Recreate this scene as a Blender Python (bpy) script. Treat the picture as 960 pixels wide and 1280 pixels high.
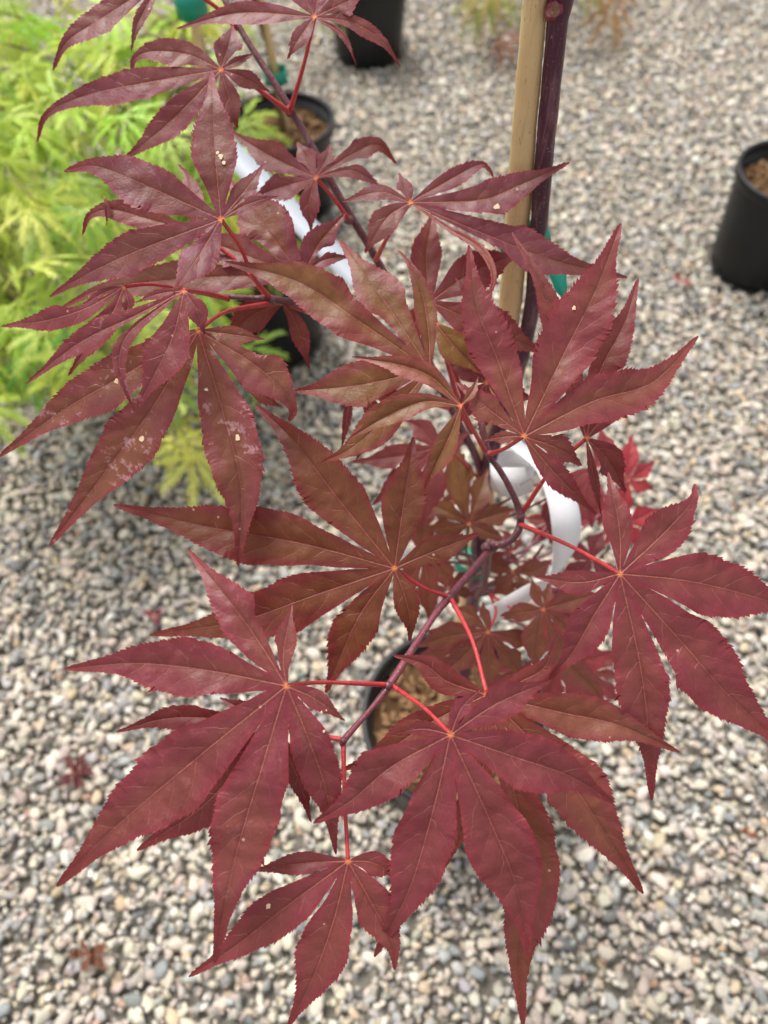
import bpy, bmesh, math, random
import numpy as np
from mathutils import Vector, Matrix, Euler, noise

R = math.radians
for o in list(bpy.data.objects):
    bpy.data.objects.remove(o)
scene = bpy.context.scene
COL = scene.collection

# ------------------------------------------------------------------ camera, sky, sun, exposure
CAM_H = 0.92
PITCH = 57.0
FPX = 960.0                      # focal length in photo pixels (960 x 1280)
cam_d = bpy.data.cameras.new('camera')
cam = bpy.data.objects.new('camera', cam_d)
COL.objects.link(cam)
cam.location = (0, 0, CAM_H)
cam.rotation_euler = (R(90 - PITCH), 0, 0)
cam_d.sensor_fit = 'VERTICAL'
cam_d.sensor_height = 36.0
cam_d.lens = 27.0
cam_d.clip_start = 0.01
cam_d.clip_end = 500
cam_d.dof.use_dof = True
cam_d.dof.focus_distance = 0.295
cam_d.dof.aperture_fstop = 9.0
scene.camera = cam

SUN_EL, SUN_AZ = 62.0, -35.0     # azimuth measured from +Y towards +X
world = bpy.data.worlds.new('World')
scene.world = world
world.use_nodes = True
wn, wl = world.node_tree.nodes, world.node_tree.links
wn.clear()
sky = wn.new('ShaderNodeTexSky')
sky.sky_type = 'NISHITA'
sky.sun_disc = False
sky.sun_elevation = R(SUN_EL)
sky.sun_rotation = R(SUN_AZ)
sky.air_density = 1.0
sky.dust_density = 4.0
sky.ozone_density = 0.6
hs = wn.new('ShaderNodeHueSaturation')
hs.inputs['Saturation'].default_value = 0.12        # an overcast sky is nearly grey
bg = wn.new('ShaderNodeBackground')
bg.inputs['Strength'].default_value = 0.11
wo = wn.new('ShaderNodeOutputWorld')
wl.new(sky.outputs['Color'], hs.inputs['Color'])
wl.new(hs.outputs['Color'], bg.inputs['Color'])
wl.new(bg.outputs['Background'], wo.inputs['Surface'])

sun_d = bpy.data.lights.new('sun', 'SUN')
sun_d.energy = 1.5
sun_d.angle = R(25)
sun_d.color = (1.0, 0.95, 0.88)
sun = bpy.data.objects.new('sun', sun_d)
COL.objects.link(sun)
sdir = Vector((math.sin(R(SUN_AZ)) * math.cos(R(SUN_EL)), math.cos(R(SUN_AZ)) * math.cos(R(SUN_EL)), math.sin(R(SUN_EL))))
sun.location = sdir * 5
sun.rotation_euler = sdir.to_track_quat('Z', 'Y').to_euler()

scene.view_settings.view_transform = 'Standard'
scene.view_settings.look = 'None'
scene.view_settings.gamma = 1.0
scene.view_settings.use_curve_mapping = False
scene.view_settings.exposure = 1.15

# ------------------------------------------------------------------ pixel -> place
CR = Euler((R(90 - PITCH), 0, 0)).to_matrix()
CL = Vector((0, 0, CAM_H))

def ray(px, py):
    return CR @ Vector(((px - 480) / FPX, -(py - 640) / FPX, -1.0))

def up(px, py, d):
    return CL + ray(px, py) * d

def onz(px, py, z=0.0):
    r = ray(px, py)
    return CL + r * ((z - CAM_H) / r.z)

def ony(px, py, y):
    r = ray(px, py)
    return CL + r * (y / r.y)

# ------------------------------------------------------------------ materials
def new_mat(name):
    m = bpy.data.materials.new(name)
    m.use_nodes = True
    nt = m.node_tree
    for n in list(nt.nodes):
        if n.type not in ('OUTPUT_MATERIAL', 'BSDF_PRINCIPLED'):
            nt.nodes.remove(n)
    b = nt.nodes['Principled BSDF']
    return m, nt, nt.nodes, nt.links, b

class G:
    """tiny node-graph helper"""
    def __init__(self, nt):
        self.nt = nt
    def n(self, t, **kw):
        nd = self.nt.nodes.new(t)
        for k, v in kw.items():
            setattr(nd, k, v)
        return nd
    def put(self, sock, v):
        if isinstance(v, bpy.types.NodeSocket):
            self.nt.links.new(v, sock)
        else:
            sock.default_value = v
    def math(self, op, a, b=0.0, c=0.0, clamp=False):
        nd = self.n('ShaderNodeMath', operation=op, use_clamp=clamp)
        self.put(nd.inputs[0], a); self.put(nd.inputs[1], b)
        if len(nd.inputs) > 2: self.put(nd.inputs[2], c)
        return nd.outputs[0]
    def mix(self, f, a, b, mode='MIX'):
        nd = self.n('ShaderNodeMix', data_type='RGBA', blend_type=mode)
        self.put(nd.inputs[0], f); self.put(nd.inputs[6], a); self.put(nd.inputs[7], b)
        return nd.outputs[2]
    def step(self, v, lo, hi, a=0.0, b=1.0):
        nd = self.n('ShaderNodeMapRange', interpolation_type='SMOOTHSTEP')
        self.put(nd.inputs[0], v); self.put(nd.inputs[1], lo); self.put(nd.inputs[2], hi)
        self.put(nd.inputs[3], a); self.put(nd.inputs[4], b)
        return nd.outputs[0]
    def noise(self, vec, scale, detail=3.0, rough=0.55):
        nd = self.n('ShaderNodeTexNoise')
        if vec is not None: self.put(nd.inputs['Vector'], vec)
        nd.inputs['Scale'].default_value = scale
        nd.inputs['Detail'].default_value = detail
        nd.inputs['Roughness'].default_value = rough
        return nd.outputs['Fac']
    def bump(self, h, strength, dist):
        nd = self.n('ShaderNodeBump')
        nd.inputs['Strength'].default_value = strength
        nd.inputs['Distance'].default_value = dist
        self.put(nd.inputs['Height'], h)
        return nd.outputs[0]

def rgba(c):
    return (c[0], c[1], c[2], 1.0)

def leaf_material():
    m, nt, N, L, b = new_mat('maple_leaf_skin')
    g = G(nt)
    uvm = g.n('ShaderNodeUVMap', uv_map='mm').outputs[0]       # (perp mm, along mm) / 100
    uvn = g.n('ShaderNodeUVMap', uv_map='unit').outputs[0]     # (u -1..1 packed, t)
    s1 = g.n('ShaderNodeSeparateXYZ'); g.put(s1.inputs[0], uvm)
    s2 = g.n('ShaderNodeSeparateXYZ'); g.put(s2.inputs[0], uvn)
    tint = g.n('ShaderNodeAttribute', attribute_name='tint').outputs['Color']
    ext = g.n('ShaderNodeAttribute', attribute_name='extra').outputs['Color']
    s3 = g.n('ShaderNodeSeparateColor'); g.put(s3.inputs[0], ext)
    olive, residue = s3.outputs[0], s3.outputs[1]
    pos = g.n('ShaderNodeNewGeometry').outputs['Position']
    perp = g.math('MULTIPLY', s1.outputs[0], 100.0)
    aperp = g.math('ABSOLUTE', perp)
    along = g.math('MULTIPLY', s1.outputs[1], 100.0)
    au = g.math('ABSOLUTE', g.math('SUBTRACT', g.math('MULTIPLY', s2.outputs[0], 2.0), 1.0))
    t = s2.outputs[1]
    n1 = g.noise(pos, 55, 3)
    n2 = g.noise(pos, 220, 4)
    n3 = g.noise(pos, 900, 2)
    col = tint
    # olive-brown cast in the middle of the blade, red towards the margin and the tip
    ol = g.math('MULTIPLY', olive, g.step(g.math('ADD', au, g.math('MULTIPLY', g.math('SUBTRACT', g.noise(pos, 30, 2), 0.5), 3.0)), 0.95, 0.1))
    col = g.mix(ol, col, (0.150, 0.080, 0.018, 1))
    red = g.math('MULTIPLY', g.math('MAXIMUM', g.step(au, 0.72, 1.0), g.step(t, 0.75, 1.0, 0.0, 1.5)), 0.42)
    col = g.mix(red, col, (0.22, 0.018, 0.026, 1))
    vv = g.math('MULTIPLY_ADD', n1, 0.5, 0.76)
    vv = g.math('MULTIPLY', vv, g.math('MULTIPLY_ADD', n2, 0.44, 0.78))
    vv = g.math('MULTIPLY', vv, g.math('MULTIPLY_ADD', n3, 0.24, 0.88))
    cv = g.n('ShaderNodeCombineColor')
    for i in range(3): g.put(cv.inputs[i], vv)
    col = g.mix(1.0, col, cv.outputs[0], 'MULTIPLY')
    # lateral veins leave the midrib at a slant
    lw = g.math('ADD', along, g.math('MULTIPLY', g.math('POWER', aperp, 1.25), -0.75))
    lw = g.math('ADD', lw, g.math('MULTIPLY', g.math('SUBTRACT', n1, 0.5), 14.0))
    side = g.math('MULTIPLY', g.math('SIGN', perp), 3.1)
    fr = g.math('ABSOLUTE', g.math('SUBTRACT', g.math('FRACT', g.math('DIVIDE', g.math('ADD', lw, side), 10.5)), 0.5))
    lat = g.math('MULTIPLY', g.step(fr, 0.028, 0.004), g.step(au, 0.98, 0.45))
    lat = g.math('MULTIPLY', lat, g.step(n2, 0.33, 0.55))
    # fine netting
    vo = g.n('ShaderNodeTexVoronoi', feature='DISTANCE_TO_EDGE')
    vo.inputs['Scale'].default_value = 780
    g.put(vo.inputs['Vector'], pos)
    net = g.step(vo.outputs['Distance'], 0.09, 0.0)
    col = g.mix(g.math('MULTIPLY', net, 0.12), col, (0.30, 0.09, 0.06, 1))
    col = g.mix(g.math('MULTIPLY', lat, 0.42), col, (0.42, 0.16, 0.12, 1))
    # midrib
    flank_shade = g.step(aperp, 1.5, 0.5)  # shade of the midrib groove, painted as a darker band on both sides
    col = g.mix(g.math('MULTIPLY', flank_shade, 0.32), col, (0.075, 0.018, 0.02, 1))
    mw = g.math('MULTIPLY_ADD', t, -0.36, 0.43)
    mid = g.math('MULTIPLY', g.step(g.math('DIVIDE', aperp, mw), 1.0, 0.35), g.step(n3, 0.3, 0.62, 0.45, 1.0))
    mid = g.math('MULTIPLY', mid, g.step(t, 0.97, 0.45, 0.15, 0.68))
    col = g.mix(mid, col, (0.44, 0.125, 0.10, 1))
    hub = g.step(along, 1.7, 0.3)
    col = g.mix(g.math('MULTIPLY', hub, 0.9), col, (0.75, 0.24, 0.08, 1))
    # dried spray residue and specks
    sp = g.math('MULTIPLY', residue, g.step(g.math('ADD', g.math('ADD', g.math('MULTIPLY', n2, 0.75), g.math('MULTIPLY', n1, 0.45)), g.math('MULTIPLY', n3, 0.45)), 0.93, 1.03))
    col = g.mix(g.math('MULTIPLY', sp, 0.42), col, (0.55, 0.36, 0.40, 1))
    vs = g.n('ShaderNodeTexVoronoi'); vs.inputs['Scale'].default_value = 190
    g.put(vs.inputs['Vector'], pos)
    sc = g.n('ShaderNodeSeparateColor'); g.put(sc.inputs[0], vs.outputs['Color'])
    spk = g.math('MULTIPLY', g.step(vs.outputs['Distance'], 0.13, 0.08), g.math('GREATER_THAN', sc.outputs[0], 0.93))
    col = g.mix(g.math('MULTIPLY', spk, 0.7), col, (0.55, 0.33, 0.26, 1))
    # pale dry underside
    back = g.n('ShaderNodeNewGeometry').outputs['Backfacing']
    col = g.mix(g.math('MULTIPLY', back, 0.45), col, (0.30, 0.085, 0.045, 1))
    g.put(b.inputs['Base Color'], col)
    g.put(b.inputs['Roughness'], g.math('MULTIPLY_ADD', n2, 0.22, 0.33))
    b.inputs['Specular IOR Level'].default_value = 0.36
    b.inputs['Sheen Weight'].default_value = 0.0
    b.inputs['Sheen Roughness'].default_value = 0.6
    b.inputs['Sheen Tint'].default_value = (0.95, 0.8, 0.9, 1)
    h = g.math('ADD', g.math('MULTIPLY', mid, -0.8), g.math('MULTIPLY', lat, -0.35))
    h = g.math('ADD', h, g.math('MULTIPLY', n2, 0.7))
    h = g.math('ADD', h, g.math('MULTIPLY', g.step(fr, 0.0, 0.45), 0.28))
    h = g.math('ADD', h, g.math('MULTIPLY', n3, 0.25))
    bp = g.bump(h, 0.55, 0.0009)
    g.put(b.inputs['Normal'], bp)
    tr = g.n('ShaderNodeBsdfTranslucent')
    g.put(tr.inputs['Color'], g.mix(0.5, col, (0.62, 0.03, 0.03, 1)))
    mx = g.n('ShaderNodeMixShader'); mx.inputs[0].default_value = 0.2
    L.new(b.outputs[0], mx.inputs[1]); L.new(tr.outputs[0], mx.inputs[2])
    L.new(mx.outputs[0], N['Material Output'].inputs['Surface'])
    return m

def bark_material(name, c1, c2, streak, rough=0.42, sc=160):
    m, nt, N, L, b = new_mat(name)
    g = G(nt)
    tc = g.n('ShaderNodeTexCoord').outputs['Object']
    mp = g.n('ShaderNodeMapping'); mp.inputs['Scale'].default_value = (1, 1, 0.12)
    g.put(mp.inputs[0], tc)
    n1 = g.noise(mp.outputs[0], sc * 2.2, 4)
    n2 = g.noise(tc, sc * 0.35, 3)
    n3 = g.noise(tc, sc * 6, 2)
    col = g.mix(n2, rgba(c1), rgba(c2))
    col = g.mix(g.math('MULTIPLY', g.step(n1, 0.50, 0.64), 0.62), col, rgba(streak))
    col = g.mix(g.math('MULTIPLY', g.step(n3, 0.66, 0.72), 0.6), col, (0.38, 0.28, 0.27, 1))
    g.put(b.inputs['Base Color'], col)
    b.inputs['Roughness'].default_value = rough
    g.put(b.inputs['Normal'], g.bump(g.math('ADD', n1, n3), 0.5, 0.0006))
    return m

def simple_material(name, c, rough=0.5, var=0.25, scale=60, bump=0.3, bd=0.001, spec=0.5, c2=None):
    m, nt, N, L, b = new_mat(name)
    g = G(nt)
    tc = g.n('ShaderNodeTexCoord').outputs['Object']
    n1 = g.noise(tc, scale, 4)
    n2 = g.noise(tc, scale * 7, 3)
    dark = tuple(v * (1 - var) for v in c)
    col = g.mix(g.math('MULTIPLY_ADD', n2, 0.4, g.math('MULTIPLY', n1, 0.6)), rgba(c2 or dark), rgba(c))
    g.put(b.inputs['Base Color'], col)
    g.put(b.inputs['Roughness'], g.math('MULTIPLY_ADD', n2, 0.15, rough - 0.07))
    b.inputs['Specular IOR Level'].default_value = spec
    if bump: g.put(b.inputs['Normal'], g.bump(n2, bump, bd))
    return m

def stone_material(name, kind):
    m, nt, N, L, b = new_mat(name)
    g = G(nt)
    at = g.n('ShaderNodeAttribute', attribute_name='pcol', attribute_type=kind).outputs['Color']
    tc = g.n('ShaderNodeTexCoord').outputs['Object']
    n1 = g.noise(tc, 2.2, 4); n2 = g.noise(tc, 9, 4)
    v = g.math('MULTIPLY', g.math('MULTIPLY_ADD', n1, 0.5, 0.75), g.math('MULTIPLY_ADD', n2, 0.5, 0.75))
    cc = g.n('ShaderNodeCombineColor')
    for i in range(3): g.put(cc.inputs[i], v)
    g.put(b.inputs['Base Color'], g.mix(1.0, at, cc.outputs[0], 'MULTIPLY'))
    b.inputs['Roughness'].default_value = 0.72
    b.inputs['Specular IOR Level'].default_value = 0.3
    return m

def green_material():
    m, nt, N, L, b = new_mat('laceleaf_skin')
    g = G(nt)
    oi = g.n('ShaderNodeObjectInfo')
    at = g.n('ShaderNodeAttribute', attribute_name='tone', attribute_type='OBJECT').outputs['Color']
    col = g.mix(g.math('MULTIPLY', oi.outputs['Random'], 0.5), at, (0.60, 0.68, 0.11, 1))
    g.put(b.inputs['Base Color'], col)
    b.inputs['Roughness'].default_value = 0.5
    tr = g.n('ShaderNodeBsdfTranslucent'); g.put(tr.inputs['Color'], col)
    mx = g.n('ShaderNodeMixShader'); mx.inputs[0].default_value = 0.35
    L.new(b.outputs[0], mx.inputs[1]); L.new(tr.outputs[0], mx.inputs[2])
    L.new(mx.outputs[0], N['Material Output'].inputs['Surface'])
    return m

def bamboo_material():
    m, nt, N, L, b = new_mat('bamboo_skin')
    g = G(nt)
    tc = g.n('ShaderNodeTexCoord').outputs['Object']
    mp = g.n('ShaderNodeMapping'); mp.inputs['Scale'].default_value = (1, 1, 0.05)
    g.put(mp.inputs[0], tc)
    n1 = g.noise(mp.outputs[0], 700, 4); n2 = g.noise(tc, 60, 3)
    mp2 = g.n('ShaderNodeMapping'); mp2.inputs['Scale'].default_value = (1, 1, 0.22)
    g.put(mp2.inputs[0], tc)
    n3 = g.noise(mp2.outputs[0], 1100, 2)
    col = g.mix(n2, (0.58, 0.38, 0.17, 1), (0.70, 0.52, 0.28, 1))
    col = g.mix(g.math('MULTIPLY', g.step(n1, 0.52, 0.7), 0.25), col, (0.35, 0.2, 0.09, 1))
    col = g.mix(g.math('MULTIPLY', g.step(n3, 0.64, 0.72), 0.55), col, (0.08, 0.05, 0.03, 1))
    g.put(b.inputs['Base Color'], col)
    b.inputs['Roughness'].default_value = 0.42
    g.put(b.inputs['Normal'], g.bump(n1, 0.25, 0.0005))
    return m

M = {}
M['leaf'] = leaf_material()
M['spot'] = simple_material('damage_spot', (0.72, 0.55, 0.36), 0.8, 0.3, 400, 0)
M['petiole'] = bark_material('petiole_skin', (0.40, 0.022, 0.03), (0.50, 0.045, 0.05), (0.30, 0.02, 0.03), 0.48)
M['branch'] = bark_material('branch_bark', (0.085, 0.022, 0.035), (0.13, 0.04, 0.05), (0.19, 0.085, 0.09), 0.42)
M['shoot'] = bark_material('young_shoot_bark', (0.14, 0.026, 0.045), (0.20, 0.04, 0.06), (0.09, 0.025, 0.035), 0.42)
M['trunk'] = bark_material('trunk_bark', (0.045, 0.008, 0.023), (0.082, 0.016, 0.040), (0.19, 0.085, 0.105), 0.33)
M['bamboo'] = bamboo_material()
M['pot'] = simple_material('black_plastic', (0.010, 0.0105, 0.012), 0.40, 0.35, 40, 0.15, 0.0006, 0.35)
M['soil'] = simple_material('potting_soil', (0.16, 0.085, 0.04), 0.95, 0.6, 90, 0.8, 0.004, 0.2)
M['chip'] = simple_material('bark_chip', (0.36, 0.22, 0.11), 0.9, 0.5, 120, 0.5, 0.002, 0.2, c2=(0.12, 0.06, 0.03))
M['tape'] = simple_material('green_tape', (0.0, 0.28, 0.19), 0.32, 0.3, 50, 0.1)
M['white'] = simple_material('white_label_plastic', (0.80, 0.81, 0.83), 0.5, 0.06, 40, 0.05)
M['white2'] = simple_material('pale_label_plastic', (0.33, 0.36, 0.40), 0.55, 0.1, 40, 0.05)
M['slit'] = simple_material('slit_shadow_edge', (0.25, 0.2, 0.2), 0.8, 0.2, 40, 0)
M['scar'] = simple_material('pruning_scar', (0.42, 0.2, 0.12), 0.6, 0.5, 500, 0.5, 0.001)
M['scarcollar'] = simple_material('scar_collar', (0.30, 0.03, 0.06), 0.4, 0.6, 300, 0.4, 0.001, c2=(0.07, 0.01, 0.03))
M['lace'] = green_material()
M['lacebark'] = simple_material('laceleaf_bark', (0.19, 0.12, 0.06), 0.6, 0.5, 150, 0.4)
M['sub'] = simple_material('gravel_bed', (0.29, 0.265, 0.22), 0.95, 0.55, 120, 0.8, 0.004, 0.2)
M['stone_i'] = stone_material('gravel_stone', 'INSTANCER')
M['stone_o'] = stone_material('pebble_stone', 'OBJECT')
M['dry'] = simple_material('dry_leaf', (0.30, 0.14, 0.05), 0.8, 0.5, 150, 0.4)

# ------------------------------------------------------------------ object helpers
def obj(name, me, mat=None, parent=None):
    o = bpy.data.objects.new(name, me)
    COL.objects.link(o)
    if mat is not None:
        for mm in (mat if isinstance(mat, (list, tuple)) else [mat]):
            me.materials.append(mm)
    if parent is not None: o.parent = parent
    return o

def empty(name, loc=(0, 0, 0)):
    o = bpy.data.objects.new(name, None)
    o.empty_display_size = 0.03
    COL.objects.link(o); o.location = loc
    return o

def tag(o, label, cat, group=None):
    o['label'] = label; o['category'] = cat
    if group: o['group'] = group
    return o

def under(o, parent):
    """parent o to an Empty without moving it (world coordinates are baked in o's mesh)"""
    o.parent = parent
    o.location = -parent.location
    return o

def mesh(name, v, f, smooth=True):
    me = bpy.data.meshes.new(name)
    me.from_pydata([tuple(p) for p in v], [], f)
    if smooth: me.polygons.foreach_set('use_smooth', [True] * len(me.polygons))
    me.update()
    return me

def catmull(pts, n):
    """n samples of a Catmull-Rom spline by arc length; pts are tuples of any size"""
    P = np.array(pts, float)
    if len(P) == 2:
        t = np.linspace(0, 1, n)[:, None]
        return P[0] * (1 - t) + P[1] * t
    E = np.vstack([2 * P[0] - P[1], P, 2 * P[-1] - P[-2]])
    out = []
    for i in range(1, len(E) - 2):
        p0, p1, p2, p3 = E[i - 1], E[i], E[i + 1], E[i + 2]
        for t in np.linspace(0, 1, 24, endpoint=False):
            out.append(0.5 * ((2 * p1) + (-p0 + p2) * t + (2 * p0 - 5 * p1 + 4 * p2 - p3) * t * t + (-p0 + 3 * p1 - 3 * p2 + p3) * t ** 3))
    out.append(E[-2])
    out = np.array(out)
    k = min(3, out.shape[1])
    s = np.concatenate([[0], np.cumsum(np.linalg.norm(np.diff(out[:, :k], axis=0), axis=1))])
    q = np.linspace(0, s[-1], n)
    return np.stack([np.interp(q, s, out[:, j]) for j in range(out.shape[1])], 1)

def tube(name, pts, mat, parent=None, n=30, sides=10, lump=0.0, seed=0):
    """pts: (Vector, radius) list -> tapered tube"""
    S = catmull([(p.x, p.y, p.z, r) for p, r in pts], n)
    v, f = [], []
    prev = None
    for i in range(n):
        p = Vector(S[i][:3]); r = S[i][3]
        a = Vector(S[min(i + 1, n - 1)][:3]) - Vector(S[max(i - 1, 0)][:3])
        a.normalize()
        if prev is None:
            prev = a.orthogonal().normalized()
        prev = (prev - a * prev.dot(a)).normalized()
        bt = a.cross(prev)
        for k in range(sides):
            th = 2 * math.pi * k / sides
            rr = r
            if lump:
                rr = r * (1 + lump * noise.noise(Vector((math.cos(th) * 1.5 + seed, math.sin(th) * 1.5, i * 0.45))))
            v.append(p + (prev * math.cos(th) + bt * math.sin(th)) * rr)
    for i in range(n - 1):
        for k in range(sides):
            a, b_ = i * sides + k, i * sides + (k + 1) % sides
            f.append((a, b_, b_ + sides, a + sides))
    f.append(tuple(reversed(range(sides))))
    f.append(tuple(range((n - 1) * sides, n * sides)))
    o = obj(name, mesh(name, v, f), mat)
    if parent is not None: under(o, parent)
    return o

def lathe_mesh(name, prof, seg=56, wob=0.0):
    v, f = [], []
    for r, z in prof:
        for k in range(seg):
            th = 2 * math.pi * k / seg
            rr = r * (1 + wob * math.sin(2 * th + 0.6))
            v.append((rr * math.cos(th), rr * math.sin(th), z))
    for i in range(len(prof) - 1):
        for k in range(seg):
            a, b_ = i * seg + k, i * seg + (k + 1) % seg
            f.append((a, b_, b_ + seg, a + seg))
    return mesh(name, v, f)

# ------------------------------------------------------------------ ground and gravel
rng = random.Random(11)
POT_H, POT_R = 0.167, 0.094
pot_sites = {
    'maple': onz(569, 893, POT_H), 'A': onz(352, 148, POT_H), 'B': onz(328, 320, POT_H),
    'C': onz(461, 66, 0.0), 'E': onz(997, 214, POT_H * 1.1),
}
pot_sites = {k: Vector((p.x, p.y, 0)) for k, p in pot_sites.items()}
pot_sites['L'] = Vector((-0.66, 0.98, 0))
pot_sites['D'] = Vector((0.36, 2.62, 0))

ground = obj('ground', mesh('ground', [(-60, -60, -0.012), (60, -60, -0.012), (60, 60, -0.012), (-60, 60, -0.012)], [(0, 1, 2, 3)], False), M['sub'])
ground['kind'] = 'structure'
ground['label'] = 'gravel ground of mixed beige and grey pebbles'

def stone_mesh(name, seed, sub=2):
    bm = bmesh.new()
    bmesh.ops.create_icosphere(bm, subdivisions=sub, radius=1.0)
    r = random.Random(seed)
    off = Vector((r.uniform(0, 50), r.uniform(0, 50), r.uniform(0, 50)))
    ax = [r.uniform(0.85, 1.2), r.uniform(0.68, 0.95), r.uniform(0.42, 0.64)]
    cuts = [(Vector((r.gauss(0, 1), r.gauss(0, 1), r.gauss(0, 1))).normalized(), r.uniform(0.50, 0.80)) for _ in range(10)]
    for v in bm.verts:
        d = v.co.normalized()
        q = d * (1 + 0.2 * noise.noise(d * 1.1 + off) + 0.07 * noise.noise(d * 3 + off))
        for nn, c in cuts:                       # worn flat faces
            e = q.dot(nn) - c
            if e > 0: q = q - nn * e * 0.92
        v.co = Vector((q.x * ax[0], q.y * ax[1], q.z * ax[2]))
    me = bpy.data.meshes.new(name)
    bm.to_mesh(me); bm.free()
    me.polygons.foreach_set('use_smooth', [True] * len(me.polygons))
    return me

PAL = [((0.47, 0.40, 0.30), 6), ((0.52, 0.46, 0.37), 5), ((0.39, 0.345, 0.285), 5), ((0.31, 0.295, 0.27), 3),
       ((0.22, 0.225, 0.225), 2.8), ((0.34, 0.34, 0.335), 2.6), ((0.43, 0.335, 0.27), 1.6), ((0.47, 0.35, 0.20), 1.6),
       ((0.58, 0.53, 0.45), 2.5), ((0.14, 0.142, 0.14), 1.4), ((0.36, 0.28, 0.23), 1.8), ((0.50, 0.43, 0.31), 4), ((0.42, 0.25, 0.15), 0.4)]
PALC = [p[0] for p in PAL]; PALW = [p[1] for p in PAL]

def stone_colour():
    c = rng.choices(PALC, PALW)[0]
    k = rng.uniform(0.78, 1.15)
    g_ = sum(c) / 3
    c = tuple(g_ + (v - g_) * 0.7 for v in c)
    return tuple(min(0.8, v * k * w_ * rng.uniform(0.96, 1.04)) for v, w_ in zip(c, (1.08, 1.065, 1.035)))

stones = []      # x, y, z, size, rot, colour
def scatter(step, zlo, zhi, smin, smax, keep):
    y = -0.45
    while y < 3.3:
        half = 0.62 + 0.50 * max(0, y)
        x = -half
        while x < half:
            px_, py_ = x + rng.uniform(-.5, .5) * step, y + rng.uniform(-.5, .5) * step
            x += step
            if rng.random() > keep: continue
            if any((px_ - p.x) ** 2 + (py_ - p.y) ** 2 < 0.078 ** 2 for p in pot_sites.values()): continue
            s = smin + (smax - smin) * rng.random() ** 2.3
            stones.append((px_, py_, rng.uniform(zlo, zhi), s, (rng.gauss(0, .3), rng.gauss(0, .3), rng.uniform(0, 6.28)), stone_colour()))
        y += step
scatter(0.0130, -0.012, -0.006, 0.0055, 0.0090, 1.0)
scatter(0.0124, -0.004, 0.0015, 0.0046, 0.0118, 0.96)
scatter(0.0105, -0.004, 0.002, 0.0030, 0.0058, 0.97)

def cam_px(p):
    q = CR.transposed() @ (Vector(p) - CL)
    return 480 + FPX * q.x / -q.z, 640 - FPX * q.y / -q.z, -q.z

# the 300 that show largest in the open foreground are pebbles of their own
cand = []
for i, s in enumerate(stones):
    if s[2] < -0.0035: continue
    u, v_, d = cam_px(s[:3])
    if 0 < u < 960 and 0 < v_ < 1280 and ((u < 250 and v_ > 1000) or (u > 690 and v_ > 1010) or (v_ > 1215 and (u < 345 or 400 < u < 640))):
        cand.append((-s[3] / d, i))
cand.sort()
single = set(i for _, i in cand[:300])
NV = 14
protos = [stone_mesh('stone_shape', 100 + k) for k in range(NV)]
pebble_meshes = []
for k in range(NV):
    me = protos[k].copy(); me.materials.append(M['stone_o']); pebble_meshes.append(me)
    protos[k].materials.append(M['stone_i'])
for i in sorted(single):
    s = stones[i]
    o = bpy.data.objects.new('pebble', pebble_meshes[i % NV])
    COL.objects.link(o)
    o.parent = ground
    o.location = s[:3]; o.rotation_euler = s[4]
    o.scale = (s[3],) * 3
    o['pcol'] = s[5]
rest = [s for i, s in enumerate(stones) if i not in single]
src = bpy.data.collections.new('stone_shapes')         # shape library, not linked to the scene
for k in range(NV):
    src.objects.link(bpy.data.objects.new('stone_shape', protos[k]))
gm = bpy.data.meshes.new('gravel')
gm.from_pydata([s[:3] for s in rest], [], [])
at = gm.attributes.new('ssize', 'FLOAT', 'POINT'); at.data.foreach_set('value', [s[3] for s in rest])
at = gm.attributes.new('srot', 'FLOAT_VECTOR', 'POINT'); at.data.foreach_set('vector', [c for s in rest for c in s[4]])
at = gm.attributes.new('svar', 'INT', 'POINT'); at.data.foreach_set('value', [rng.randrange(NV) for s in rest])
at = gm.attributes.new('pcol', 'FLOAT_COLOR', 'POINT'); at.data.foreach_set('color', [c for s in rest for c in (*s[5], 1.0)])
gravel = obj('gravel', gm, M['stone_i'], ground)
gravel['kind'] = 'stuff'
ng = bpy.data.node_groups.new('gravel_stones', 'GeometryNodeTree')
ng.interface.new_socket('Geometry', in_out='INPUT', socket_type='NodeSocketGeometry')
ng.interface.new_socket('Geometry', in_out='OUTPUT', socket_type='NodeSocketGeometry')
gi = ng.nodes.new('NodeGroupInput'); go = ng.nodes.new('NodeGroupOutput')
ci = ng.nodes.new('GeometryNodeCollectionInfo')
ci.inputs['Collection'].default_value = src
ci.inputs['Separate Children'].default_value = True
iop = ng.nodes.new('GeometryNodeInstanceOnPoints')
iop.inputs['Pick Instance'].default_value = True
def named(n, t):
    nd = ng.nodes.new('GeometryNodeInputNamedAttribute'); nd.data_type = t
    nd.inputs['Name'].default_value = n
    return nd.outputs[0]
ng.links.new(gi.outputs[0], iop.inputs['Points'])
ng.links.new(ci.outputs[0], iop.inputs['Instance'])
ng.links.new(named('svar', 'INT'), iop.inputs['Instance Index'])
er = ng.nodes.new('FunctionNodeEulerToRotation')
ng.links.new(named('srot', 'FLOAT_VECTOR'), er.inputs[0])
ng.links.new(er.outputs[0], iop.inputs['Rotation'])
ng.links.new(named('ssize', 'FLOAT'), iop.inputs['Scale'])
ng.links.new(iop.outputs[0], go.inputs[0])
md = gravel.modifiers.new('stones', 'NODES'); md.node_group = ng

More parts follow.
